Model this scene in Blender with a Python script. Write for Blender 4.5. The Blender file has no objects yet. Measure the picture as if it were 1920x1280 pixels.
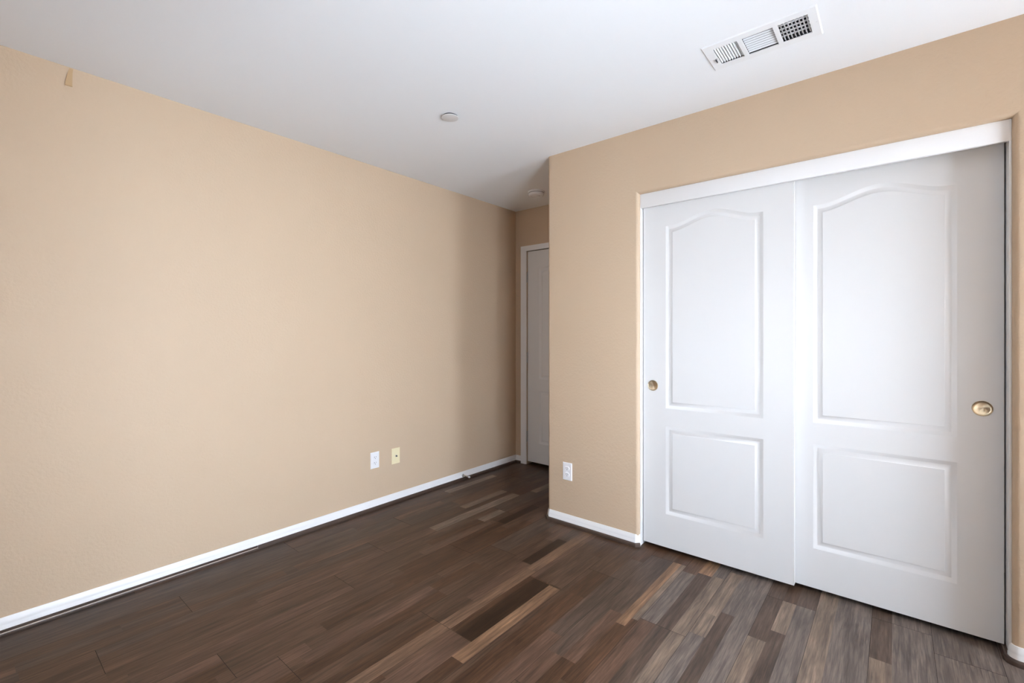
import bpy, bmesh, math, random
from mathutils import Vector, Matrix

random.seed(7)
scene = bpy.context.scene
COL = scene.collection

# ---------------------------------------------------------------- dimensions (metres)
H = 2.422                      # ceiling height
XL = -2.827                    # left wall face
YC = 2.529                     # closet wall face
YB = 3.463                     # back wall face of the entry nook
XC = -1.787                    # outer corner of the closet wall
XR = 0.68                      # right wall face (out of frame)
YR = -1.00                     # rear wall face (behind the camera)
XB, BY = 1.89, 1.41             # end wall of an unseen bay beside the closet, added for its light, and where the bay starts
OXL, OXR = -1.143, 0.343       # closet opening returns
OZ = 2.050                     # closet opening head
WINS = ((0.40, 1.15, 0.46, 1.87),)   # window in the right wall: y0, y1, z0, z1
ADDED_BAYS = ((1.64, 2.27, 0.67, 1.79),)   # unseen window added in the end wall of the bay to light the left wall

ADDED_REARS = ((-0.78, -0.49, 0.66, 1.74), (-2.44, -2.22, 0.70, 1.42))   # unseen windows added in the rear wall for fill light: x0, x1, z0, z1

# ---------------------------------------------------------------- camera
cd = bpy.data.cameras.new('camera')
cam = bpy.data.objects.new('camera', cd)
COL.objects.link(cam)
cam.location = (0, 0, 1.233)
cam.rotation_euler = (math.radians(90), 0, math.radians(39.687))
cd.sensor_fit = 'HORIZONTAL'
cd.sensor_width = 36.0
cd.lens = 863.27 / 1920 * 36.0
cd.shift_y = -13.38 / 1920
cd.clip_start = 0.02
scene.camera = cam

# ---------------------------------------------------------------- view and sampling quality
vs = scene.view_settings
scene.display_settings.display_device = 'sRGB'
vs.view_transform = 'Standard'
vs.look = 'None'
vs.exposure = 0.0
vs.gamma = 1.0
vs.use_curve_mapping = False
cy = scene.cycles
cy.use_denoising = True
cy.max_bounces = 16
cy.diffuse_bounces = 12
cy.glossy_bounces = 6
cy.transparent_max_bounces = 8
cy.sample_clamp_indirect = 8.0
cy.caustics_reflective = False

# ---------------------------------------------------------------- world: cool sky above, sunlit ground below
SKY = (0.90, 1.0, 1.14)
SKY_TOP = (0.84, 1.0, 1.22)
GROUND = (0.90, 1.0, 1.13)
SKY_STRENGTH = 46.0
GROUND_GAIN = 0.92
world = bpy.data.worlds.new('world')
scene.world = world
world.use_nodes = True
nt = world.node_tree
nt.nodes.clear()
tc = nt.nodes.new('ShaderNodeTexCoord')
sp = nt.nodes.new('ShaderNodeSeparateXYZ')
mr = nt.nodes.new('ShaderNodeMapRange')
mr.inputs['From Min'].default_value = -1
mr.inputs['From Max'].default_value = 1
cr = nt.nodes.new('ShaderNodeValToRGB')
cr.color_ramp.elements[0].position = 0.0
cr.color_ramp.elements[0].color = tuple(c * GROUND_GAIN for c in GROUND) + (1,)
cr.color_ramp.elements[1].position = 1.0
cr.color_ramp.elements[1].color = SKY_TOP + (1,)
for p_, c_ in ((0.47, tuple(c * GROUND_GAIN for c in GROUND)), (0.53, SKY)):
    e = cr.color_ramp.elements.new(p_)
    e.color = tuple(c_) + (1,)
bg = nt.nodes.new('ShaderNodeBackground')
bg.inputs['Strength'].default_value = SKY_STRENGTH
wo = nt.nodes.new('ShaderNodeOutputWorld')
nt.links.new(tc.outputs['Generated'], sp.inputs[0])
nt.links.new(sp.outputs['Z'], mr.inputs['Value'])
nt.links.new(mr.outputs[0], cr.inputs[0])
nt.links.new(cr.outputs[0], bg.inputs['Color'])
nt.links.new(bg.outputs[0], wo.inputs[0])

# a portal in each window opening only guides the sampling of the daylight
def portal(loc, w_, h_, direction):
    ld = bpy.data.lights.new('window_daylight', 'AREA')
    ld.shape = 'RECTANGLE'
    ld.size = w_
    ld.size_y = h_
    ld.cycles.is_portal = True
    lo = bpy.data.objects.new('window_daylight', ld)
    COL.objects.link(lo)
    lo.location = loc
    lo.rotation_euler = Vector(direction).to_track_quat('-Z', 'Z').to_euler()
for y0, y1, z0, z1 in WINS:
    portal((XR + 0.07, (y0 + y1) / 2, (z0 + z1) / 2), y1 - y0, z1 - z0, (-1, 0, 0))
for y0, y1, z0, z1 in ADDED_BAYS:
    portal((XB + 0.07, (y0 + y1) / 2, (z0 + z1) / 2), y1 - y0, z1 - z0, (-1, 0, 0))
for x0, x1, z0, z1 in ADDED_REARS:
    portal(((x0 + x1) / 2, YR - 0.07, (z0 + z1) / 2), x1 - x0, z1 - z0, (0, 1, 0))

# ---------------------------------------------------------------- materials
def new_mat(name, color, rough=0.5, metal=0.0, spec=0.5, bump=None, var=None):
    """Principled material; bump = (scale, strength, distance, detail), var = (scale, amount) mottles the colour."""
    m = bpy.data.materials.new(name)
    m.use_nodes = True
    n = m.node_tree
    b = n.nodes['Principled BSDF']
    b.inputs['Base Color'].default_value = tuple(color) + (1,)
    b.inputs['Roughness'].default_value = rough
    b.inputs['Metallic'].default_value = metal
    b.inputs['Specular IOR Level'].default_value = spec
    t = n.nodes.new('ShaderNodeTexCoord')
    if bump:
        ns = n.nodes.new('ShaderNodeTexNoise')
        ns.inputs['Scale'].default_value = bump[0]
        ns.inputs['Detail'].default_value = bump[3]
        ns.inputs['Roughness'].default_value = 0.5
        bp = n.nodes.new('ShaderNodeBump')
        bp.inputs['Strength'].default_value = bump[1]
        bp.inputs['Distance'].default_value = bump[2]
        n.links.new(t.outputs['Object'], ns.inputs['Vector'])
        n.links.new(ns.outputs['Fac'], bp.inputs['Height'])
        n.links.new(bp.outputs['Normal'], b.inputs['Normal'])
    if var:
        nv = n.nodes.new('ShaderNodeTexNoise')
        nv.inputs['Scale'].default_value = var[0]
        nv.inputs['Detail'].default_value = 3
        mx = n.nodes.new('ShaderNodeMix')
        mx.data_type = 'RGBA'
        mx.inputs['A'].default_value = tuple(c * (1 - var[1]) for c in color) + (1,)
        mx.inputs['B'].default_value = tuple(min(1, c * (1 + var[1])) for c in color) + (1,)
        n.links.new(t.outputs['Object'], nv.inputs['Vector'])
        n.links.new(nv.outputs['Fac'], mx.inputs['Factor'])
        n.links.new(mx.outputs['Result'], b.inputs['Base Color'])
    return m

WALL = new_mat('beige_wall_paint', (0.560, 0.430, 0.305), 0.55, spec=0.35, bump=(75, 0.65, 0.0022, 2.0), var=(1.4, 0.02))
CEIL = new_mat('white_ceiling_paint', (0.89, 0.915, 0.94), 0.8, spec=0.2, bump=(90, 0.12, 0.001, 2))
TRIM = new_mat('white_trim_paint', (0.82, 0.82, 0.82), 0.35, spec=0.45)
DOOR = new_mat('white_door_paint', (0.715, 0.715, 0.712), 0.38, spec=0.45, bump=(220, 0.03, 0.0004, 2))
PLASTIC = new_mat('white_plastic', (0.84, 0.84, 0.86), 0.32, spec=0.5)
PLATE = new_mat('white_metal_plate', (0.74, 0.74, 0.74), 0.45, spec=0.4)
IVORY = new_mat('ivory_plastic', (0.82, 0.74, 0.50), 0.35, spec=0.5)
DARK = new_mat('dark_recess', (0.012, 0.012, 0.013), 0.7, spec=0.2)
SLOT = new_mat('outlet_slot', (0.05, 0.05, 0.055), 0.6, spec=0.3)
STEEL = new_mat('brushed_steel', (0.62, 0.58, 0.52), 0.32, metal=1.0)
VENT = new_mat('vent_white_enamel', (0.86, 0.88, 0.90), 0.4, spec=0.45)
DUCT = new_mat('duct_grey_metal', (0.03, 0.03, 0.032), 0.6, spec=0.3)
SHOE = new_mat('dark_walnut_moulding', (0.060, 0.038, 0.028), 0.38, spec=0.45, var=(9, 0.35))
RAW = new_mat('bare_fibreboard', (0.62, 0.50, 0.42), 0.6, spec=0.3, var=(14, 0.12))
TAPE = new_mat('tan_tape', (0.50, 0.35, 0.20), 0.5, spec=0.3)
HINGE = new_mat('hinge_metal', (0.45, 0.44, 0.42), 0.4, metal=1.0)
OUTSIDE = new_mat('hall_paint', (0.5, 0.42, 0.33), 0.7)

BRASS = new_mat('satin_brass', (0.66, 0.56, 0.40), 0.30, metal=1.0)
_b = BRASS.node_tree.nodes['Principled BSDF']
_b.inputs['Anisotropic'].default_value = 0.85
_t = BRASS.node_tree.nodes.new('ShaderNodeTangent')
_t.direction_type = 'RADIAL'
_t.axis = 'Y'
BRASS.node_tree.links.new(_t.outputs[0], _b.inputs['Tangent'])

GLASS = bpy.data.materials.new('window_glass')
GLASS.use_nodes = True
_n = GLASS.node_tree
_n.nodes.clear()
_o = _n.nodes.new('ShaderNodeOutputMaterial')
_m = _n.nodes.new('ShaderNodeMixShader')
_m.inputs[0].default_value = 0.06
_tr = _n.nodes.new('ShaderNodeBsdfTransparent')
_gl = _n.nodes.new('ShaderNodeBsdfGlossy')
_gl.inputs['Roughness'].default_value = 0.02
_n.links.new(_tr.outputs[0], _m.inputs[1])
_n.links.new(_gl.outputs[0], _m.inputs[2])
_n.links.new(_m.outputs[0], _o.inputs[0])

def wood_material():
    m = bpy.data.materials.new('walnut_strip_laminate')
    m.use_nodes = True
    n = m.node_tree
    L = n.links.new
    b = n.nodes['Principled BSDF']
    at = n.nodes.new('ShaderNodeAttribute')
    at.attribute_name = 'strip_tone'
    tcn = n.nodes.new('ShaderNodeTexCoord')
    sx = n.nodes.new('ShaderNodeSeparateXYZ')
    L(tcn.outputs['Object'], sx.inputs[0])
    # shift the grain along z by the strip's own seed so that strips do not share their grain
    mul = n.nodes.new('ShaderNodeMath'); mul.operation = 'MULTIPLY'; mul.inputs[1].default_value = 37.0
    L(at.outputs['Alpha'], mul.inputs[0])
    def coords(kx, ky):
        c = n.nodes.new('ShaderNodeCombineXYZ')
        a = n.nodes.new('ShaderNodeMath'); a.operation = 'MULTIPLY'; a.inputs[1].default_value = kx
        d = n.nodes.new('ShaderNodeMath'); d.operation = 'MULTIPLY'; d.inputs[1].default_value = ky
        L(sx.outputs['X'], a.inputs[0]); L(sx.outputs['Y'], d.inputs[0])
        L(a.outputs[0], c.inputs['X']); L(d.outputs[0], c.inputs['Y']); L(mul.outputs[0], c.inputs['Z'])
        return c.outputs[0]
    def noise(vec, scale, detail, rough, dist=0.0):
        q = n.nodes.new('ShaderNodeTexNoise')
        q.inputs['Scale'].default_value = scale
        q.inputs['Detail'].default_value = detail
        q.inputs['Roughness'].default_value = rough
        q.inputs['Distortion'].default_value = dist
        L(vec, q.inputs['Vector'])
        return q.outputs['Fac']
    fine = noise(coords(1.0, 0.045), 240, 4, 0.6, 0.15)       # pores
    streak = noise(coords(1.0, 0.05), 80, 5, 0.6, 0.5)       # long flames
    broad = noise(coords(1.0, 0.14), 20, 3, 0.55, 0.6)         # slow change of tone
    def rng(v, a, c, lo_, hi_):
        q = n.nodes.new('ShaderNodeMapRange')
        q.inputs['From Min'].default_value = a; q.inputs['From Max'].default_value = c
        q.inputs['To Min'].default_value = lo_; q.inputs['To Max'].default_value = hi_
        L(v, q.inputs['Value'])
        return q.outputs[0]
    def times(x, y):
        q = n.nodes.new('ShaderNodeMath'); q.operation = 'MULTIPLY'
        L(x, q.inputs[0]); L(y, q.inputs[1])
        return q.outputs[0]
    k = times(times(rng(fine, 0.3, 0.7, 0.74, 1.26), rng(streak, 0.3, 0.7, 0.60, 1.36)), rng(broad, 0.3, 0.7, 0.72, 1.28))
    sc = n.nodes.new('ShaderNodeVectorMath'); sc.operation = 'SCALE'
    L(at.outputs['Color'], sc.inputs[0]); L(k, sc.inputs['Scale'])
    L(sc.outputs[0], b.inputs['Base Color'])
    L(rng(streak, 0.3, 0.7, 0.32, 0.42), b.inputs['Roughness'])
    b.inputs['Specular IOR Level'].default_value = 0.2
    bp = n.nodes.new('ShaderNodeBump')
    bp.inputs['Strength'].default_value = 0.12
    bp.inputs['Distance'].default_value = 0.0006
    L(fine, bp.inputs['Height'])
    L(bp.outputs[0], b.inputs['Normal'])
    return m
WOOD = wood_material()

# ---------------------------------------------------------------- mesh helpers
def link(name, bm, mats, parent=None, sharp=30):
    me = bpy.data.meshes.new(name)
    bmesh.ops.recalc_face_normals(bm, faces=bm.faces)
    for f in bm.faces:
        f.smooth = True
    bm.to_mesh(me)
    bm.free()
    me.set_sharp_from_angle(angle=math.radians(sharp))
    for m in (mats if isinstance(mats, (list, tuple)) else [mats]):
        me.materials.append(m)
    o = bpy.data.objects.new(name, me)
    COL.objects.link(o)
    if parent is not None:
        o.parent = parent
    return o

def tag(o, label=None, cat=None, kind=None, group=None):
    if label: o['label'] = label
    if cat: o['category'] = cat
    if kind: o['kind'] = kind
    if group: o['group'] = group
    return o

def empty(name, loc=(0, 0, 0), rz=0.0, label=None, cat=None, kind=None, group=None):
    o = bpy.data.objects.new(name, None)
    o.empty_display_size = 0.05
    COL.objects.link(o)
    o.location = loc
    o.rotation_euler = (0, 0, rz)
    return tag(o, label, cat, kind, group)

def box(bm, x0, x1, y0, y1, z0, z1, bevel=0.0, mat=0):
    r = bmesh.ops.create_cube(bm, size=1.0)
    vs_ = r['verts']
    for v in vs_:
        v.co = Vector(((x0 + x1) / 2 + v.co.x * (x1 - x0), (y0 + y1) / 2 + v.co.y * (y1 - y0), (z0 + z1) / 2 + v.co.z * (z1 - z0)))
    fs = set(f for v in vs_ for f in v.link_faces)
    for f in fs: f.material_index = mat
    if bevel > 0:
        es = list(set(e for v in vs_ for e in v.link_edges))
        bmesh.ops.bevel(bm, geom=es, offset=bevel, segments=2, affect='EDGES', profile=0.5)
    return bm

def prism(bm, pts, z0, z1):
    """Vertical prism over a plan polygon."""
    a = [bm.verts.new((p[0], p[1], z0)) for p in pts]
    b = [bm.verts.new((p[0], p[1], z1)) for p in pts]
    n = len(pts)
    for i in range(n):
        bm.faces.new((a[i], a[(i + 1) % n], b[(i + 1) % n], b[i]))
    bm.faces.new(a[::-1]); bm.faces.new(b)

def prism_x(bm, pts, x0, x1):
    """Prism along x over a (y, z) polygon."""
    a = [bm.verts.new((x0, p[0], p[1])) for p in pts]
    b = [bm.verts.new((x1, p[0], p[1])) for p in pts]
    n = len(pts)
    for i in range(n):
        bm.faces.new((a[i], a[(i + 1) % n], b[(i + 1) % n], b[i]))
    bm.faces.new(a[::-1]); bm.faces.new(b)

def arc(cx, cy_, r, a0, a1, n=8):
    return [(cx + r * math.cos(math.radians(a0 + (a1 - a0) * i / n)), cy_ + r * math.sin(math.radians(a0 + (a1 - a0) * i / n))) for i in range(n + 1)]

def sweep(bm, path, prof):
    """Sweep a (offset, z) profile along a plan path; offsets go to the right of the walking direction, corners are mitred."""
    n = len(path)
    P = [Vector((p[0], p[1])) for p in path]
    D = [(P[i + 1] - P[i]).normalized() for i in range(n - 1)]
    R = [Vector((d.y, -d.x)) for d in D]
    rings = []
    for i in range(n):
        if i == 0: m = R[0]
        elif i == n - 1: m = R[-1]
        else:
            m = (R[i - 1] + R[i])
            m = m / (1 + R[i - 1].dot(R[i]))
        rings.append([bm.verts.new((P[i].x + m.x * o, P[i].y + m.y * o, z)) for o, z in prof])
    k = len(prof)
    for i in range(n - 1):
        for j in range(k):
            bm.faces.new((rings[i][j], rings[i + 1][j], rings[i + 1][(j + 1) % k], rings[i][(j + 1) % k]))
    bm.faces.new(rings[0]); bm.faces.new(rings[-1][::-1])

def lathe(bm, prof, axis='Z', seg=40, center=(0, 0, 0), flip=1):
    """Revolve (r, h) about an axis; h runs along +Z, or along -Y (axis 'Y'), or along +X (axis 'X')."""
    def place(r, h, a):
        c, s = math.cos(a) * r, math.sin(a) * r
        if axis == 'Z': v = (c, s, h)
        elif axis == 'Y': v = (c, -h, s)
        else: v = (h, c, s)
        return (v[0] + center[0], v[1] + center[1], v[2] + center[2])
    rings = []
    for r, h in prof:
        if r < 1e-6: rings.append([bm.verts.new(place(0, h, 0))])
        else: rings.append([bm.verts.new(place(r, h, 2 * math.pi * i / seg)) for i in range(seg)])
    for a, b in zip(rings, rings[1:]):
        for i in range(seg):
            j = (i + 1) % seg
            if len(a) == 1 and len(b) == 1: continue
            if len(a) == 1: bm.faces.new((a[0], b[i], b[j]))
            elif len(b) == 1: bm.faces.new((a[i], b[0], a[j]))
            else: bm.faces.new((a[i], b[i], b[j], a[j]))

# ---------------------------------------------------------------- the shell
T = 0.12
def struct(name, bm, m, label, cat, parent=None, sharp=30):
    o = link(name, bm, m, parent, sharp)
    if parent is None: tag(o, label, cat, 'structure')
    return o

bm = bmesh.new(); box(bm, XL - T, XL, YR - T, YB + T, -0.05, H + 0.05)
struct('wall_left', bm, WALL, 'long beige textured wall along the left side of the room', 'wall')

# back wall with the opening of the bedroom door
DX0, DX1, DZ = -2.688, -1.914, 2.030
bm = bmesh.new()
box(bm, XL, DX0, YB, YB + T, -0.05, H + 0.05)
box(bm, DX1, XB + T, YB, YB + T, -0.05, H + 0.05)
box(bm, DX0, DX1, YB, YB + T, DZ, H + 0.05)
struct('wall_back', bm, WALL, 'beige wall at the back of the dim entry nook, around the far door', 'wall')

# hallway closing off the doorway behind
bm = bmesh.new()
box(bm, XL, XC + 0.2, YB + 0.9, YB + 1.0, -0.05, H + 0.05)
box(bm, XL - T, XL, YB + T, YB + 1.0, -0.05, H + 0.05)
box(bm, XC + 0.2, XC + 0.3, YB + T, YB + 1.0, -0.05, H + 0.05)
struct('wall_hall', bm, OUTSIDE, 'hallway wall behind the closed far door', 'wall')

# closet wall: two piers and a header with rounded (bullnose) drywall corners
R = 0.020
bm = bmesh.new()
left = [(XC, YB), ] + arc(XC + R, YC + R, R, 180, 270) + arc(OXL - R, YC + R, R, 270, 360) + [(OXL, YC + 0.115), (XC + 0.115, YC + 0.115), (XC + 0.115, YB)]
prism(bm, left, -0.05, H + 0.05)
right = [(XB + T, YC), (XB + T, YC + 0.115), (OXR, YC + 0.115)] + arc(OXR + R, YC + R, R, 180, 270)
prism(bm, right, -0.05, H + 0.05)
head = [(YC + 0.115, OZ), (YC + 0.115, H + 0.05), (YC, H + 0.05)] + arc(YC + R, OZ + R, R, 180, 270)
prism_x(bm, head, OXL - R, OXR + R)
struct('wall_closet', bm, WALL, 'beige wall around the closet opening, with a rounded outer corner beside the nook', 'wall')

# right wall with the window opening and the added bay, rear wall with the fill windows
bm = bmesh.new()
yy = YR - T
for y0, y1, z0, z1 in sorted(WINS):
    box(bm, XR, XR + T, yy, y0, -0.05, H + 0.05)
    box(bm, XR, XR + T, y0, y1, -0.05, z0)
    box(bm, XR, XR + T, y0, y1, z1, H + 0.05)
    yy = y1
box(bm, XR, XR + T, yy, BY, -0.05, H + 0.05)
box(bm, XR + T, XB + T, BY - T, BY, -0.05, H + 0.05)
yy = BY
for y0, y1, z0, z1 in sorted(ADDED_BAYS):
    box(bm, XB, XB + T, yy, y0, -0.05, H + 0.05)
    box(bm, XB, XB + T, y0, y1, -0.05, z0)
    box(bm, XB, XB + T, y0, y1, z1, H + 0.05)
    yy = y1
box(bm, XB, XB + T, yy, YB + T, -0.05, H + 0.05)
struct('wall_right', bm, WALL, 'beige window wall to the right of the camera', 'wall')
bm = bmesh.new()
xx = XL - T
for x0, x1, z0, z1 in sorted(ADDED_REARS):
    box(bm, xx, x0, YR - T, YR, -0.05, H + 0.05)
    box(bm, x0, x1, YR - T, YR, -0.05, z0)
    box(bm, x0, x1, YR - T, YR, z1, H + 0.05)
    xx = x1
box(bm, xx, XR + T, YR - T, YR, -0.05, H + 0.05)
struct('wall_rear', bm, WALL, 'beige wall behind the camera', 'wall')

# ceiling with the cut-out of the air register
VX0, VX1, VY0, VY1 = -0.592, -0.240, 2.003, 2.155
bm = bmesh.new()
CX0, CX1, CY0, CY1 = XL - T, XB + T, YR - T, YB + 1.0
box(bm, CX0, VX0, CY0, CY1, H, H + 0.12)
box(bm, VX1, CX1, CY0, CY1, H, H + 0.12)
box(bm, VX0, VX1, CY0, VY0, H, H + 0.12)
box(bm, VX0, VX1, VY1, CY1, H, H + 0.12)
struct('ceiling', bm, CEIL, 'smooth white ceiling', 'ceiling')

# windows out of frame, source of the daylight; those in bay and rear wall are added for fill
def window(name, loc, rz, wide, tall, label):
    w = empty(name, loc, rz, label, 'window', 'structure')
    hw, hh = wide / 2, tall
    bm = bmesh.new()
    box(bm, 0.03, 0.09, -hw, -hw + 0.045, 0, hh); box(bm, 0.03, 0.09, hw - 0.045, hw, 0, hh)
    box(bm, 0.03, 0.09, -hw + 0.045, hw - 0.045, 0, 0.045); box(bm, 0.03, 0.09, -hw + 0.045, hw - 0.045, hh - 0.045, hh)
    box(bm, 0.035, 0.085, -0.025, 0.025, 0.045, hh - 0.045)
    link('window_frame', bm, TRIM, w)
    for s in (-1, 1):
        bm = bmesh.new()
        a, b_ = sorted((s * 0.025, s * (hw - 0.045)))
        box(bm, 0.058, 0.062, a, b_, 0.045, hh - 0.045)
        link('pane', bm, GLASS, w)
    bm = bmesh.new(); box(bm, -0.02, 0.03, -hw - 0.03, hw + 0.03, -0.02, 0.0, 0.004)
    link('window_sill', bm, TRIM, w)
for y0, y1, z0, z1 in WINS:
    window('window_1', (XR, (y0 + y1) / 2, z0), 0, y1 - y0, z1 - z0, 'white window in the right wall, out of frame')
for y0, y1, z0, z1 in ADDED_BAYS:
    window('window_2', (XB, (y0 + y1) / 2, z0), 0, y1 - y0, z1 - z0, 'white window added for side light in the end wall of the added bay, out of frame')
for k, (x0, x1, z0, z1) in enumerate(ADDED_REARS):
    window('window_%d' % (3 + k), ((x0 + x1) / 2, YR, z0), -math.pi / 2, x1 - x0, z1 - z0, ('tall narrow', 'small')[k] + ' white window added for fill light in the rear wall, out of frame')

# ---------------------------------------------------------------- floor: laminate planks of printed strips
K = 0.9856                       # the pixel survey was taken against a plane 18 mm higher
PW, PL, X0 = 0.1965 * K, 1.225 * K, -0.272 * K
JOINT = {13: 1.254, 12: .677, 11: .349, 10: 1.25, 9: .65, 8: 2.02, 7: 1.337, 6: 1.888, 5: .93, 4: 2.516, 3: 1.925, 2: 1.60,
         1: 2.48, 0: 1.50, -1: 1.36, -2: 2.45, -3: 1.1, -4: 1.9, -5: 0.7, -6: 1.5, -7: 2.2}
MID = (.074, .042, .026); DRK = (.026, .0135, .007); GRY = (.070, .046, .033); RED = (.092, .052, .034)
LIT = (.140, .082, .050); ORA = (.190, .108, .061); TAN = (.158, .114, .084); BRN = (.062, .031, .017); PAL_LIT = (.118, .092, .077)  # the last, pale tone carries the brighter light on the right of the floor
def pick(n):
    r = random.random()
    right = ((PAL_LIT, .40), (GRY, .20), (MID, .16), (TAN, .12), (BRN, .08), (RED, .04))  # right rows paler, middle rows darker: floor light is put into the plank tones
    middle = ((BRN, .52), (MID, .26), (DRK, .04), (RED, .13), (GRY, .05))
    far_left = ((MID, .46), (GRY, .28), (RED, .12), (BRN, .10), (TAN, .04))
    for c, w_ in (right if n <= 3 else middle if n <= 9 else far_left):
        r -= w_
        if r <= 0: break
    f = random.uniform(.88, 1.12)
    return tuple(q * f for q in c)
# strips read off the photograph: row -> (splits across the plank), [(strip, y0, y1, tone)], light painted into the right rows' tones
SPLIT = {5: (.13, .63), 6: (.15, .65, .97), 7: (.33, .66), 4: (.33, .64, .86), 9: (.33, .66), 10: (.33, .66), 11: (.33, .60), 0: (.36,), -1: (.35,),
         2: (.33, .62), 3: (.36, .70), 1: (.34, .62)}
FIX = {6: [(1, 1.336, 1.888, DRK), (2, 1.228, 1.888, ORA), (0, 1.336, 1.9, BRN), (1, .80, 1.336, RED), (2, .8, 1.228, BRN), (1, 1.9, 2.5, MID), (2, 1.9, 2.3, MID)],
       7: [(2, .70, 1.95, LIT), (1, .80, 1.337, BRN), (0, .6, 1.337, MID), (1, 1.55, 1.99, RED), (0, 1.996, 2.3, MID), (1, 1.996, 2.35, DRK), (2, 1.95, 2.6, LIT)],
       8: [(0, .9, 1.6, MID), (1, .85, 1.5, RED), (2, .79, 1.5, BRN), (0, .4, .9, RED)],
       5: [(2, .9, 1.6, RED), (1, 1.0, 1.9, BRN), (0, .9, 2.2, MID), (2, 1.6, 2.4, GRY)],
       4: [(2, 1.83, 2.516, ORA), (1, 1.9, 2.516, GRY), (0, 1.5, 2.516, GRY), (3, 1.9, 2.516, TAN), (2, 1.4, 1.83, BRN), (1, 1.5, 1.9, RED), (3, 1.3, 1.9, BRN)],
       9: [(2, .60, 1.0, MID), (0, .65, 1.5, MID), (1, .65, 1.4, MID)],
       10: [(2, .467, 1.25, RED), (1, .4, 1.25, MID), (0, .349, 1.25, MID), (2, 1.695, 2.3, RED), (1, 1.8, 2.25, BRN), (2, 1.25, 1.695, MID), (0, 1.25, 2.2, MID)],
       11: [(2, .897, 1.95, RED), (1, .35, 1.574, MID), (0, .35, 1.574, GRY), (2, .2, .897, MID)],
       12: [(2, .677, 1.1, MID), (2, 1.16, 2.1, RED), (1, .677, 1.9, GRY), (0, .677, 1.9, GRY)],
       13: [(0, 0, 1.254, GRY), (1, 0, 1.254, GRY), (2, 0, 1.254, MID)],
       0: [(0, 1.8, 2.72, TAN), (1, 1.6, 2.72, PAL_LIT)],
       -1: [(0, 2.26, 2.7, GRY), (0, 1.7, 2.26, TAN), (1, 1.5, 2.7, PAL_LIT)],
       -2: [(0, 1.7, 2.45, PAL_LIT), (1, 1.7, 2.45, PAL_LIT), (2, 1.6, 2.45, PAL_LIT)],
       1: [(0, 2.1, 2.48, GRY), (0, 1.5, 2.1, TAN), (1, 1.5, 2.2, GRY), (1, 2.2, 2.48, TAN), (2, 1.5, 2.48, PAL_LIT)],
       2: [(0, 2.15, 2.6, TAN), (0, 1.97, 2.15, TAN), (1, 2.2, 2.8, PAL_LIT), (2, 1.6, 2.7, PAL_LIT), (0, 1.6, 1.97, PAL_LIT), (1, 1.6, 2.2, GRY)],
       3: [(1, 2.485, 2.75, ORA), (0, 1.925, 2.45, PAL_LIT), (1, 1.925, 2.485, GRY), (2, 1.925, 2.5, TAN), (0, 1.3, 1.925, RED), (1, 1.3, 1.925, GRY), (2, 1.3, 1.925, TAN)]}
bm = bmesh.new()
tone = bm.loops.layers.float_color.new('strip_tone')
GX, GY = 0.0006, 0.0008          # half widths of the seams
FY0, FY1 = YR - 0.06, YB + 0.95
box(bm, XL - 0.06, XB + 0.06, FY0, FY1, -0.05, -0.0025, mat=1)
def strip_face(xa, xb, ya, yb, c):
    v = [bm.verts.new(p) for p in ((xa, ya, 0), (xb, ya, 0), (xb, yb, 0), (xa, yb, 0))]
    f = bm.faces.new(v)
    s = random.random()
    for l in f.loops: l[tone] = (c[0], c[1], c[2], s)
for n in range(-18, 15):
    xa, xb = X0 - PW * n, X0 - PW * n + PW
    if xa > XB + .05 or xb < XL - .05: continue
    j0 = JOINT.get(n, random.uniform(0, 1.2)) * K
    while j0 > FY0: j0 -= PL
    while j0 < FY1:
        ya, yb = max(j0, FY0) + GY, min(j0 + PL, FY1) - GY
        cuts = [0] + list(SPLIT.get(n, random.choice([(.33, .67), (.34, .66), (.35,), (.64,)]))) + [1]
        for si in range(len(cuts) - 1):
            sa = xa + GX + (PW - 2 * GX) * cuts[si]
            sb = xa + GX + (PW - 2 * GX) * cuts[si + 1]
            fixed = sorted((max(ya, p * K), min(yb, q * K), c) for s_, p, q, c in FIX.get(n, []) if s_ == si and q * K > ya + .01 and p * K < yb - .01)
            segs, y = [], ya
            for p, q, c in fixed + [(yb, yb, None)]:
                while y < p - .003:
                    e_ = y + random.uniform(.28, .75)
                    if p - e_ < .15: e_ = p
                    segs.append((y, e_, pick(n))); y = e_
                if c: segs.append((max(y, p), q, c)); y = q
            for p, q, c in segs:
                if q > p: strip_face(sa, sb, p, q, c)
        j0 += PL
struct('floor', bm, [WOOD, DARK], 'dark walnut strip laminate floor', 'floor')

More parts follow.
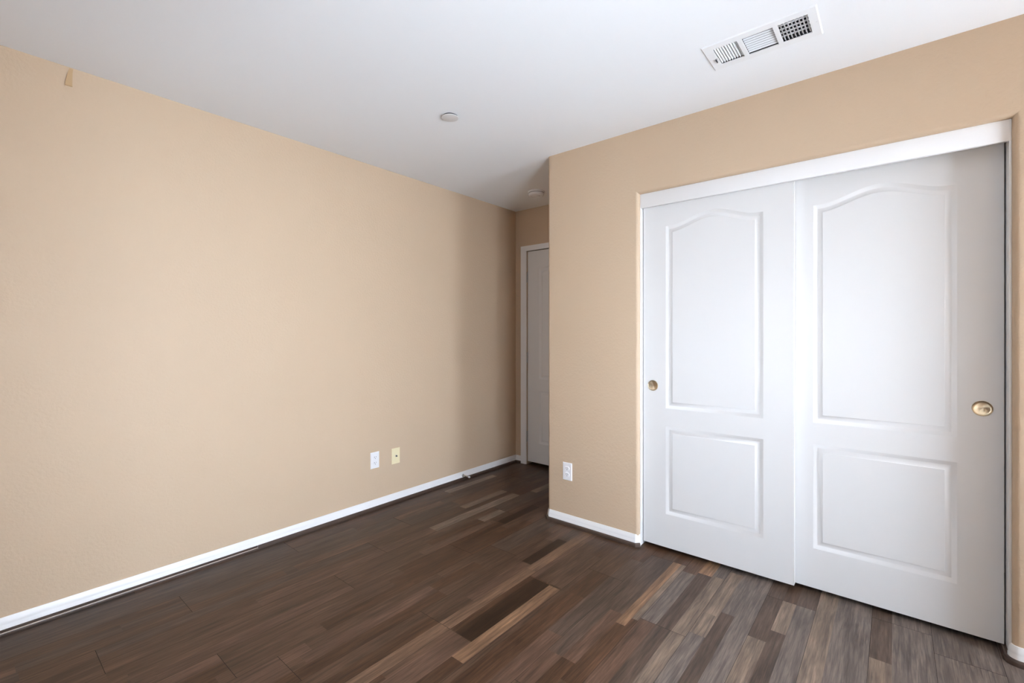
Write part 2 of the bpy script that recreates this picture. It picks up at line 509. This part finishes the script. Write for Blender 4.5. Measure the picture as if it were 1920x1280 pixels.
# ---------------------------------------------------------------- baseboards and dark shoe moulding
BB = [(0, 0), (.012, 0), (.012, .034), (.0105, .037), (.0105, .041), (.0095, .050), (.006, .060), (.004, .067), (0, .067)]
QR = [(0, 0), (.024, 0), (.024, .009), (.0225, .015), (.019, .019), (.0145, .021), (0, .021)]
STEP = [(0, 0), (.0245, 0), (.0245, .007), (.023, .0105), (.0155, .0105), (.0155, .021), (0, .021)]
CAS0, CAS1 = -2.752, -1.850
p_left = [(XL, YR), (XL, YB)]
p_pier = [(XC, YB), (XC, YC + R), (XC + R, YC), (OXL - R, YC), (OXL, YC + R)]
p_right = [(OXR, YC + R)] + arc(OXR + R, YC + R, R, 180, 270)[1:] + [(XB, YC)]
for name, path, lab in (
        ('baseboard_left', p_left, 'long white baseboard along the left wall'),
        ('baseboard_back', [(XL + .012, YB), (CAS0, YB)], 'short white baseboard between the left wall and the far door'),
        ('baseboard_nook', [(CAS1, YB), (XC - .012, YB)], 'short white baseboard between the far door and the closet side'),
        ('baseboard_closet', p_pier, 'white baseboard below the outlet between nook and closet'),
        ('baseboard_closet_right', p_right, 'white baseboard rounding the corner right of the closet'),
        ('baseboard_right', [(XB, YC - .012), (XB, BY), (XR, BY), (XR, YR)], 'white baseboard under the window'),
        ('baseboard_rear', [(XR - .012, YR), (XL + .012, YR)], 'white baseboard behind the camera')):
    bm = bmesh.new(); sweep(bm, path, BB)
    struct(name, bm, TRIM, lab, 'baseboard')
YJ = 1.119 * K
bm = bmesh.new(); sweep(bm, [(XL, YR), (XL, YJ - .001)], STEP)
t1 = struct('trim_1', bm, SHOE, 'dark stepped shoe moulding with a pale worn edge, nearer half of the left wall', 'moulding', sharp=20)
bm = bmesh.new(); sweep(bm, [(XL, YR), (XL, YJ - .002)], [(.0205, .0105), (.0236, .0102), (.0230, .0122), (.0205, .0122)])
e_ = link('worn_edge', bm, RAW, t1); tag(e_, 'pale bare edge line')
bm = bmesh.new(); sweep(bm, [(XL, YJ + .001), (XL, YB)], QR)
struct('trim_2', bm, SHOE, 'dark shoe moulding along the farther half of the left wall', 'moulding', sharp=20)
bm = bmesh.new(); sweep(bm, [(XL + .024, YB), (CAS0, YB)], QR)
struct('trim_3', bm, SHOE, 'short dark shoe moulding left of the far door', 'moulding', sharp=20)
bm = bmesh.new(); sweep(bm, [(XC, YB), (XC, YC + R), (XC + R, YC), (OXL - R, YC), (OXL - .004, YC + R - .004)], QR)
struct('trim_4', bm, SHOE, 'dark shoe moulding below the wall between nook and closet', 'moulding', sharp=20)
bm = bmesh.new(); sweep(bm, [(OXR, YC + .10)] + p_right, QR)
struct('trim_5', bm, SHOE, 'dark shoe moulding rounding the corner right of the closet', 'moulding', sharp=20)

# ---------------------------------------------------------------- closet opening trim
bm = bmesh.new(); box(bm, OXL, OXL + .004, YC + .021, YC + .115, 0.0, OZ, .001)
struct('trim_6', bm, TRIM, 'white jamb board at the left end of the closet opening', 'trim')
bm = bmesh.new(); box(bm, OXR - .007, OXR, YC + .021, YC + .115, 0.021, OZ, .001)
struct('trim_7', bm, TRIM, 'white jamb board at the right end of the closet opening', 'trim')
bm = bmesh.new(); box(bm, OXL + .004, OXR, YC + .020, YC + .038, 1.968, OZ, .0015)
struct('trim_8', bm, TRIM, 'white header board hiding the track above the closet doors', 'trim')

# ---------------------------------------------------------------- moulded two-panel doors
NA = 28
def panel_outline(x0_, x1_, z0_, z1_, rise, ins):
    """Outline of a panel inset by ins: bottom left, bottom right, then over the (arched) top from right to left."""
    a, b_, c = x0_ + ins, x1_ - ins, z0_ + ins
    pts = [(a, c), (b_, c)]
    if rise <= 0:
        return pts + [(b_, z1_ - ins), (a, z1_ - ins)]
    mid, half = (x0_ + x1_) / 2, (x1_ - x0_) / 2
    for i in range(NA + 1):
        x = b_ + (a - b_) * i / NA
        u = min(1, abs((x - mid) / half) / 0.92)
        pts.append((x, z1_ - ins + rise * (0.5 + 0.5 * math.cos(math.pi * u))))
    return pts
RINGS = [(0.0, 0.0), (0.002, 0.0006), (0.015, 0.0088), (0.019, 0.0092), (0.036, 0.0030), (0.038, 0.0012), (0.041, 0.0012)]

def panel_mesh(x0_, x1_, z0_, z1_, rise):
    bm = bmesh.new()
    rings = [[bm.verts.new((p[0], d, p[1])) for p in panel_outline(x0_, x1_, z0_, z1_, rise, o)] for o, d in RINGS]
    n = len(rings[0])
    for a, b_ in zip(rings, rings[1:]):
        for i in range(n):
            bm.faces.new((a[i], a[(i + 1) % n], b_[(i + 1) % n], b_[i]))
    bm.faces.new(rings[-1])
    return bm

def slab_mesh(w_, z0_, z1_, th, px0, px1, lo_, up, rise):
    """Door slab, front face at y = 0 with openings where the panels sit."""
    bm = bmesh.new()
    V = lambda x, y, z: bm.verts.new((x, y, z))
    def quad(p): bm.faces.new([bm.verts.new((q[0], 0, q[1])) for q in p])
    h = w_ / 2
    quad([(-h, z0_), (px0, z0_), (px0, z1_), (-h, z1_)])
    quad([(px1, z0_), (h, z0_), (h, z1_), (px1, z1_)])
    quad([(px0, z0_), (px1, z0_), (px1, lo_[0]), (px0, lo_[0])])
    quad([(px0, lo_[1]), (px1, lo_[1]), (px1, up[0]), (px0, up[0])])
    top = panel_outline(px0, px1, up[0], up[1], rise, 0)[2:]
    for p, q in zip(top, top[1:]):
        quad([(q[0], q[1]), (p[0], p[1]), (p[0], z1_), (q[0], z1_)])
    # body behind, with a seat 9 mm below the face so that the panels have their depth
    for f in ([(-h, 0, z0_), (-h, th, z0_), (-h, th, z1_), (-h, 0, z1_)], [(h, 0, z0_), (h, th, z0_), (h, th, z1_), (h, 0, z1_)],
              [(-h, 0, z0_), (h, 0, z0_), (h, th, z0_), (-h, th, z0_)], [(-h, 0, z1_), (h, 0, z1_), (h, th, z1_), (-h, th, z1_)],
              [(-h, th, z0_), (h, th, z0_), (h, th, z1_), (-h, th, z1_)]):
        bm.faces.new([bm.verts.new(p) for p in f])
    bmesh.ops.remove_doubles(bm, verts=bm.verts, dist=1e-5)
    return bm

LOW, UP, RISE = (.211, .709), (.812, 1.848), .054
def moulded_door(root, z0_, z1_, th, slab_name):
    w_ = .762
    link(slab_name, slab_mesh(w_, z0_, z1_, th, -.2485, .2485, LOW, UP, RISE), DOOR, root)
    tag(link('upper_panel', panel_mesh(-.2485, .2485, UP[0], UP[1], RISE), DOOR, root, 40), 'tall arched raised panel')
    tag(link('lower_panel', panel_mesh(-.2485, .2485, LOW[0], LOW[1], 0), DOOR, root, 40), 'low rectangular raised panel')

def finger_pull(root, x, z):
    bm = bmesh.new()
    lathe(bm, [(.0275, .0008), (.0285, .0022), (.0300, .0026), (.0308, .0016), (.0310, 0.0)], 'Y', 48, (0, 0, 0))
    o = link('finger_pull', bm, BRASS, root, 60); o.location = (x, 0, z)
    tag(o, 'round brass finger pull')
    bm = bmesh.new()
    lathe(bm, [(0, .0003), (.004, .0003), (.022, .0006), (.0262, .0012), (.0278, .0020)], 'Y', 48, (0, 0, 0))
    c = link('dish', bm, BRASS, o, 60)

d1 = empty('sliding_closet_door', (-.752, YC + .047, 0), 0, 'left white sliding closet door in front, two raised panels, arched upper one', 'closet door', 'thing', group='pair of sliding closet doors')
moulded_door(d1, .022, 2.030, .032, 'slab')
finger_pull(d1, -1.076 + .752, .937)
d2 = empty('sliding_closet_door', (-.0495, YC + .085, 0), 0, 'right white sliding closet door set behind its neighbour, pull near the right edge', 'closet door', 'thing', group='pair of sliding closet doors')
moulded_door(d2, .022, 2.030, .026, 'slab')
finger_pull(d2, .2715 + .0495, .937)

# bedroom door at the end of the nook, hinged on the left
d3 = empty('door_1', ((DX0 + DX1) / 2, YB + .004, 0), 0, 'white two-panel bedroom door closed at the end of the dim nook', 'door', 'structure')
moulded_door(d3, .030, 2.018, .035, 'slab')
for z in (1.775, 1.012, .264):
    bm = bmesh.new()
    lathe(bm, [(0, -.05), (.0045, -.05), (.0065, -.047), (.0065, .047), (.0045, .05), (0, .05)], 'Z', 14, (DX0 - (DX0 + DX1) / 2 + .002, -.007, z))
    link('hinge', bm, HINGE, d3)
# casing
CP = [(0, 0), (.049, 0), (.060, .003)]
bm = bmesh.new()
def casing_leg(xi, xo, ztop_i, ztop_o):
    a = (xi, xo)
    # flat board with an eased inner edge, mitred at the head
    v = [[(xi, 0), (xi, -.009), (xi + (xo - xi) * .22, -.013), (xo, -.016), (xo, 0)]]
    lo_r = [bm.verts.new((x, YB + y, 0.0)) for x, y in v[0]]
    hi_r = [bm.verts.new((x, YB + y, ztop_i + (ztop_o - ztop_i) * (x - xi) / (xo - xi))) for x, y in v[0]]
    k = len(lo_r)
    for i in range(k): bm.faces.new((lo_r[i], lo_r[(i + 1) % k], hi_r[(i + 1) % k], hi_r[i]))
    bm.faces.new(lo_r); bm.faces.new(hi_r[::-1])
ZI, ZO = 2.024, 2.072
casing_leg(DX0 - .004, CAS0, ZI, ZO)
casing_leg(DX1 + .004, CAS1, ZI, ZO)
prof = [(ZI, 0), (ZI, -.009), (ZI + (ZO - ZI) * .22, -.013), (ZO, -.016), (ZO, 0)]
def hx(z, s): return (DX0 - .004 + (CAS0 - DX0 + .004) * (z - ZI) / (ZO - ZI)) if s < 0 else (DX1 + .004 + (CAS1 - DX1 - .004) * (z - ZI) / (ZO - ZI))
ra = [bm.verts.new((hx(z, -1), YB + y, z)) for z, y in prof]
rb = [bm.verts.new((hx(z, 1), YB + y, z)) for z, y in prof]
for i in range(5): bm.faces.new((ra[i], ra[(i + 1) % 5], rb[(i + 1) % 5], rb[i]))
bm.faces.new(ra); bm.faces.new(rb[::-1])
struct('trim_9', bm, TRIM, 'white casing around the far door', 'door casing', sharp=20)

# ---------------------------------------------------------------- wall plates
def wall_plate(name, loc, rz, m, label, cat, group=None):
    r_ = empty(name, loc, rz, label, cat, None, group)
    bm = bmesh.new()
    box(bm, -.035, .035, -.0055, 0, -.057, .057)
    es = [e for e in bm.edges if all(v.co.y < -.001 for v in e.verts)]
    bmesh.ops.bevel(bm, geom=es, offset=.0035, segments=3, affect='EDGES')
    link('cover_plate', bm, m, r_)
    return r_
def outlet(loc, rz, label):
    r_ = wall_plate('electrical_outlet', loc, rz, PLASTIC, label, 'electrical outlet', 'white duplex outlets low on the walls')
    for s in (1, -1):
        zc = s * .0195
        bm = bmesh.new()
        pts = []
        for i in range(32):
            a = 2 * math.pi * i / 32
            pts.append((.0172 * math.cos(a), max(-.0128, min(.0128, .0172 * math.sin(a)))))
        a_ = [bm.verts.new((x, -.0052, zc + z)) for x, z in pts]
        b_ = [bm.verts.new((x * .97, -.0078, zc + z * .97)) for x, z in pts]
        for i in range(32): bm.faces.new((a_[i], a_[(i + 1) % 32], b_[(i + 1) % 32], b_[i]))
        bm.faces.new(b_)
        rc = link('receptacle', bm, PLASTIC, r_)
        for x0_, x1_, z0_, z1_ in ((-.0078, -.0052, -.001, .0075), (.0052, .0076, .0005, .0072)):
            bm = bmesh.new(); box(bm, x0_, x1_, -.0081, -.0076, zc + z0_, zc + z1_)
            link('slot', bm, SLOT, rc)
        bm = bmesh.new(); lathe(bm, [(0, .0081), (.0026, .0081), (.0026, .0076)], 'Y', 14, (0, 0, zc - .0068))
        link('ground_hole', bm, SLOT, rc)
    bm = bmesh.new(); lathe(bm, [(0, .0066), (.002, .0065), (.0032, .0056), (.0032, .005)], 'Y', 16)
    link('screw', bm, PLASTIC, r_)
    return r_
outlet((XL, 1.886, .344), math.pi / 2, 'white duplex outlet on the left wall beside the ivory plate')
outlet((-1.630, YC, .345), 0, 'white duplex outlet on the wall between nook and closet')
cx = wall_plate('cable_wall_plate', (XL, 2.064, .339), math.pi / 2, IVORY, 'ivory cable jack plate on the left wall', 'cable plate')
bm = bmesh.new(); lathe(bm, [(.0085, .005), (.0085, .007), (.0062, .0075), (.0055, .008)], 'Y', 6)
link('hex_nut', bm, STEEL, cx)
bm = bmesh.new(); lathe(bm, [(.0048, .005), (.0048, .016), (.0042, .0165), (.0034, .0165), (.0034, .006), (0, .006)], 'Y', 20)
tag(link('connector', bm, SLOT, cx), 'dark cable connector')
for s in (1, -1):
    bm = bmesh.new(); lathe(bm, [(0, .0066), (.002, .0065), (.0032, .0056), (.0032, .005)], 'Y', 16, (0, 0, s * .042))
    link('screw', bm, IVORY, cx)

# ---------------------------------------------------------------- door stop on the left baseboard
ds = empty('door_stop', (XL + .012, 2.740, .038), 0, 'small metal door stop with white rubber tip on the left baseboard', 'door stop')
bm = bmesh.new(); lathe(bm, [(0, 0), (.0125, 0), (.0125, .003), (.008, .006), (0, .006)], 'X', 24)
link('base', bm, HINGE, ds)
bm = bmesh.new(); lathe(bm, [(.0042, .005), (.0042, .070)], 'X', 16)
link('rod', bm, STEEL, ds)
bm = bmesh.new(); lathe(bm, [(.0044, .066), (.0075, .067), (.0078, .078), (.006, .083), (0, .084)], 'X', 20)
tag(link('rubber_tip', bm, PLASTIC, ds), 'white rubber tip')

# ---------------------------------------------------------------- strip hanging off the top of the left wall
bm = bmesh.new()
rows = [(.000, .325, .012, .0012), (-.020, .3215, .0155, .003), (-.045, .3185, .020, .006), (-.068, .3165, .0225, .008), (-.080, .316, .024, .0095), (-.083, .316, .024, .007)]
fr, bk = [], []
for z, yc_, w_, o in rows:
    fr.append([bm.verts.new((XL + o, yc_ - w_ / 2, H - .004 + z)), bm.verts.new((XL + o, yc_ + w_ / 2, H - .004 + z))])
    bk.append([bm.verts.new((XL + max(.0002, o - .0012), yc_ - w_ / 2, H - .004 + z)), bm.verts.new((XL + max(.0002, o - .0012), yc_ + w_ / 2, H - .004 + z))])
for i in range(len(rows) - 1):
    bm.faces.new((fr[i][0], fr[i][1], fr[i + 1][1], fr[i + 1][0]))
    bm.faces.new((bk[i][0], bk[i + 1][0], bk[i + 1][1], bk[i][1]))
    bm.faces.new((fr[i][0], fr[i + 1][0], bk[i + 1][0], bk[i][0]))
    bm.faces.new((fr[i][1], bk[i][1], bk[i + 1][1], fr[i + 1][1]))
bm.faces.new((fr[0][0], bk[0][0], bk[0][1], fr[0][1])); bm.faces.new((fr[-1][0], fr[-1][1], bk[-1][1], bk[-1][0]))
tag(link('tape_strip', bm, TAPE), 'small tan strip of peeling tape at the top of the left wall', 'tape')

# ---------------------------------------------------------------- ceiling: sprinkler cap, smoke detector
sc_ = empty('sprinkler_cover', (-1.862, 1.716, H), 0, 'flat round white sprinkler cover plate on the ceiling', 'sprinkler cover')
bm = bmesh.new(); lathe(bm, [(0, -.0115), (.040, -.0115), (.0445, -.0105), (.0455, -.0085), (.0440, -.0072), (0, -.0072)], 'Z', 48)
link('plate', bm, PLATE, sc_)
bm = bmesh.new(); lathe(bm, [(.040, 0), (.040, -.0072)], 'Z', 32)
tag(link('collar', bm, SLOT, sc_), 'dark gap ring')

sd = empty('smoke_detector', (-2.296, 3.085, H), 0, 'round white smoke detector on the ceiling of the nook', 'smoke detector')
bm = bmesh.new(); lathe(bm, [(0, 0), (.070, 0), (.071, -.004), (.069, -.012), (.066, -.013)], 'Z', 48)
link('base', bm, PLASTIC, sd)
bm = bmesh.new(); lathe(bm, [(.064, -.011), (.064, -.015), (.0655, -.016), (.065, -.026), (.060, -.034), (.050, -.038), (.046, -.038), (.044, -.036), (.030, -.036), (.028, -.039), (0, -.040)], 'Z', 48)
link('cover', bm, PLASTIC, sd)
bm = bmesh.new(); lathe(bm, [(.0625, -.0125), (.0645, -.0125), (.0645, -.0155), (.0625, -.0155), (.0625, -.0125)], 'Z', 48)
tag(link('vent_gap', bm, SLOT, sd), 'dark ring gap')
bm = bmesh.new(); lathe(bm, [(0, -.0415), (.010, -.0412), (.0115, -.0395), (.0115, -.038)], 'Z', 24, (.0, 0, 0))
link('test_button', bm, PLASTIC, sd)

# ---------------------------------------------------------------- ceiling air register
vn = empty('air_vent', (-.4175, 2.079, H), 0, 'white rectangular air vent with three louver sections on the ceiling', 'air vent')
VCX, VCY = -.4175, 2.079
S1, S2, S3 = (-.582, -.490), (-.472, -.362), (-.345, -.247)
SY0, SY1 = 2.012 - VCY, 2.146 - VCY
secs = [(a - VCX, b_ - VCX) for a, b_ in (S1, S2, S3)]
bm = bmesh.new()
FXA, FXB, FYA, FYB = -.203, .203, -.104, .104
zt, zb_ = 0.0, -.004
def fbox(x0_, x1_, ya, yb): box(bm, x0_, x1_, ya, yb, zb_, zt)
fbox(FXA, secs[0][0], FYA, FYB); fbox(secs[2][1], FXB, FYA, FYB)
fbox(secs[0][1], secs[1][0], SY0, SY1); fbox(secs[1][1], secs[2][0], SY0, SY1)
fbox(secs[0][0], secs[2][1], FYA, SY0); fbox(secs[0][0], secs[2][1], SY1, FYB)
# sloping lip round the frame
bmesh.ops.remove_doubles(bm, verts=bm.verts, dist=1e-6)
for v in bm.verts:
    if v.co.z < -.002:
        if abs(v.co.x - FXA) < 1e-5: v.co.x += .004
        if abs(v.co.x - FXB) < 1e-5: v.co.x -= .004
        if abs(v.co.y - FYA) < 1e-5: v.co.y += .004
        if abs(v.co.y - FYB) < 1e-5: v.co.y -= .004
link('frame', bm, VENT, vn)
def slat(cx_, cy_, length, along, lean, w_=.013, th=.0009):
    """One louver: a thin blade of width w_ leaning by lean degrees, running along x or y."""
    bm = bmesh.new()
    a = math.radians(lean)
    for sgn in (1,):
        d = Vector((math.sin(a), -math.cos(a)))          # from top edge to bottom edge: (horizontal, z)
        nn = Vector((d.y, -d.x)) * th / 2
        top = Vector((0, .0045)) - d * (w_ / 2); bot = Vector((0, .0045)) + d * (w_ / 2)
        c4 = [top + nn, bot + nn, bot - nn, top - nn]
        if along == 'Y':
            A = [bm.verts.new((cx_ + p.x, cy_ - length / 2, p.y)) for p in c4]; B = [bm.verts.new((cx_ + p.x, cy_ + length / 2, p.y)) for p in c4]
        else:
            A = [bm.verts.new((cx_ - length / 2, cy_ + p.x, p.y)) for p in c4]; B = [bm.verts.new((cx_ + length / 2, cy_ + p.x, p.y)) for p in c4]
        for i in range(4): bm.faces.new((A[i], A[(i + 1) % 4], B[(i + 1) % 4], B[i]))
        bm.faces.new(A); bm.faces.new(B[::-1])
    return link('slat', bm, VENT, vn)
sl, scy = SY1 - SY0, (SY0 + SY1) / 2
n1 = 9
for i in range(n1): slat(secs[0][0] + (secs[0][1] - secs[0][0]) * (i + .5) / n1, scy, sl, 'Y', -48, .0086)
n2 = 8
for i in range(n2): slat((secs[1][0] + secs[1][1]) / 2, SY0 + sl * (i + .5) / n2, secs[1][1] - secs[1][0], 'X', 48, .0076)
n3 = 8
for i in range(n3): slat(secs[2][0] + (secs[2][1] - secs[2][0]) * (i + .5) / n3, scy, sl, 'Y', 38, .0095)
for i in range(5):
    bm = bmesh.new()
    yy = SY0 + sl * (i + .5) / 5
    box(bm, secs[2][0] - .003, secs[2][1] + .003, yy - .0045, yy + .0045, .014, .016)
    link('damper_blade', bm, VENT, vn)
bm = bmesh.new()
box(bm, secs[0][0] - .010, secs[0][0] - .006, .005, .030, -.012, -.006, .001)
link('damper_lever', bm, SLOT, vn)
for s in (-1, 1):
    bm = bmesh.new()
    lathe(bm, [(0, -.0075), (.002, -.0072), (.003, -.006)], 'Z', 12, (s * .192, 0, 0))
    link('screw', bm, VENT, vn)
bm = bmesh.new()
a0, a1, b0, b1 = VX0 - VCX, VX1 - VCX, VY0 - VCY, VY1 - VCY
box(bm, a0, a0 + .003, b0, b1, .0005, .16); box(bm, a1 - .003, a1, b0, b1, .0005, .16)
box(bm, a0 + .003, a1 - .003, b0, b0 + .003, .0005, .16); box(bm, a0 + .003, a1 - .003, b1 - .003, b1, .0005, .16)
box(bm, a0, a1, b0, b1, .16, .165)
link('duct_box', bm, DUCT, vn)
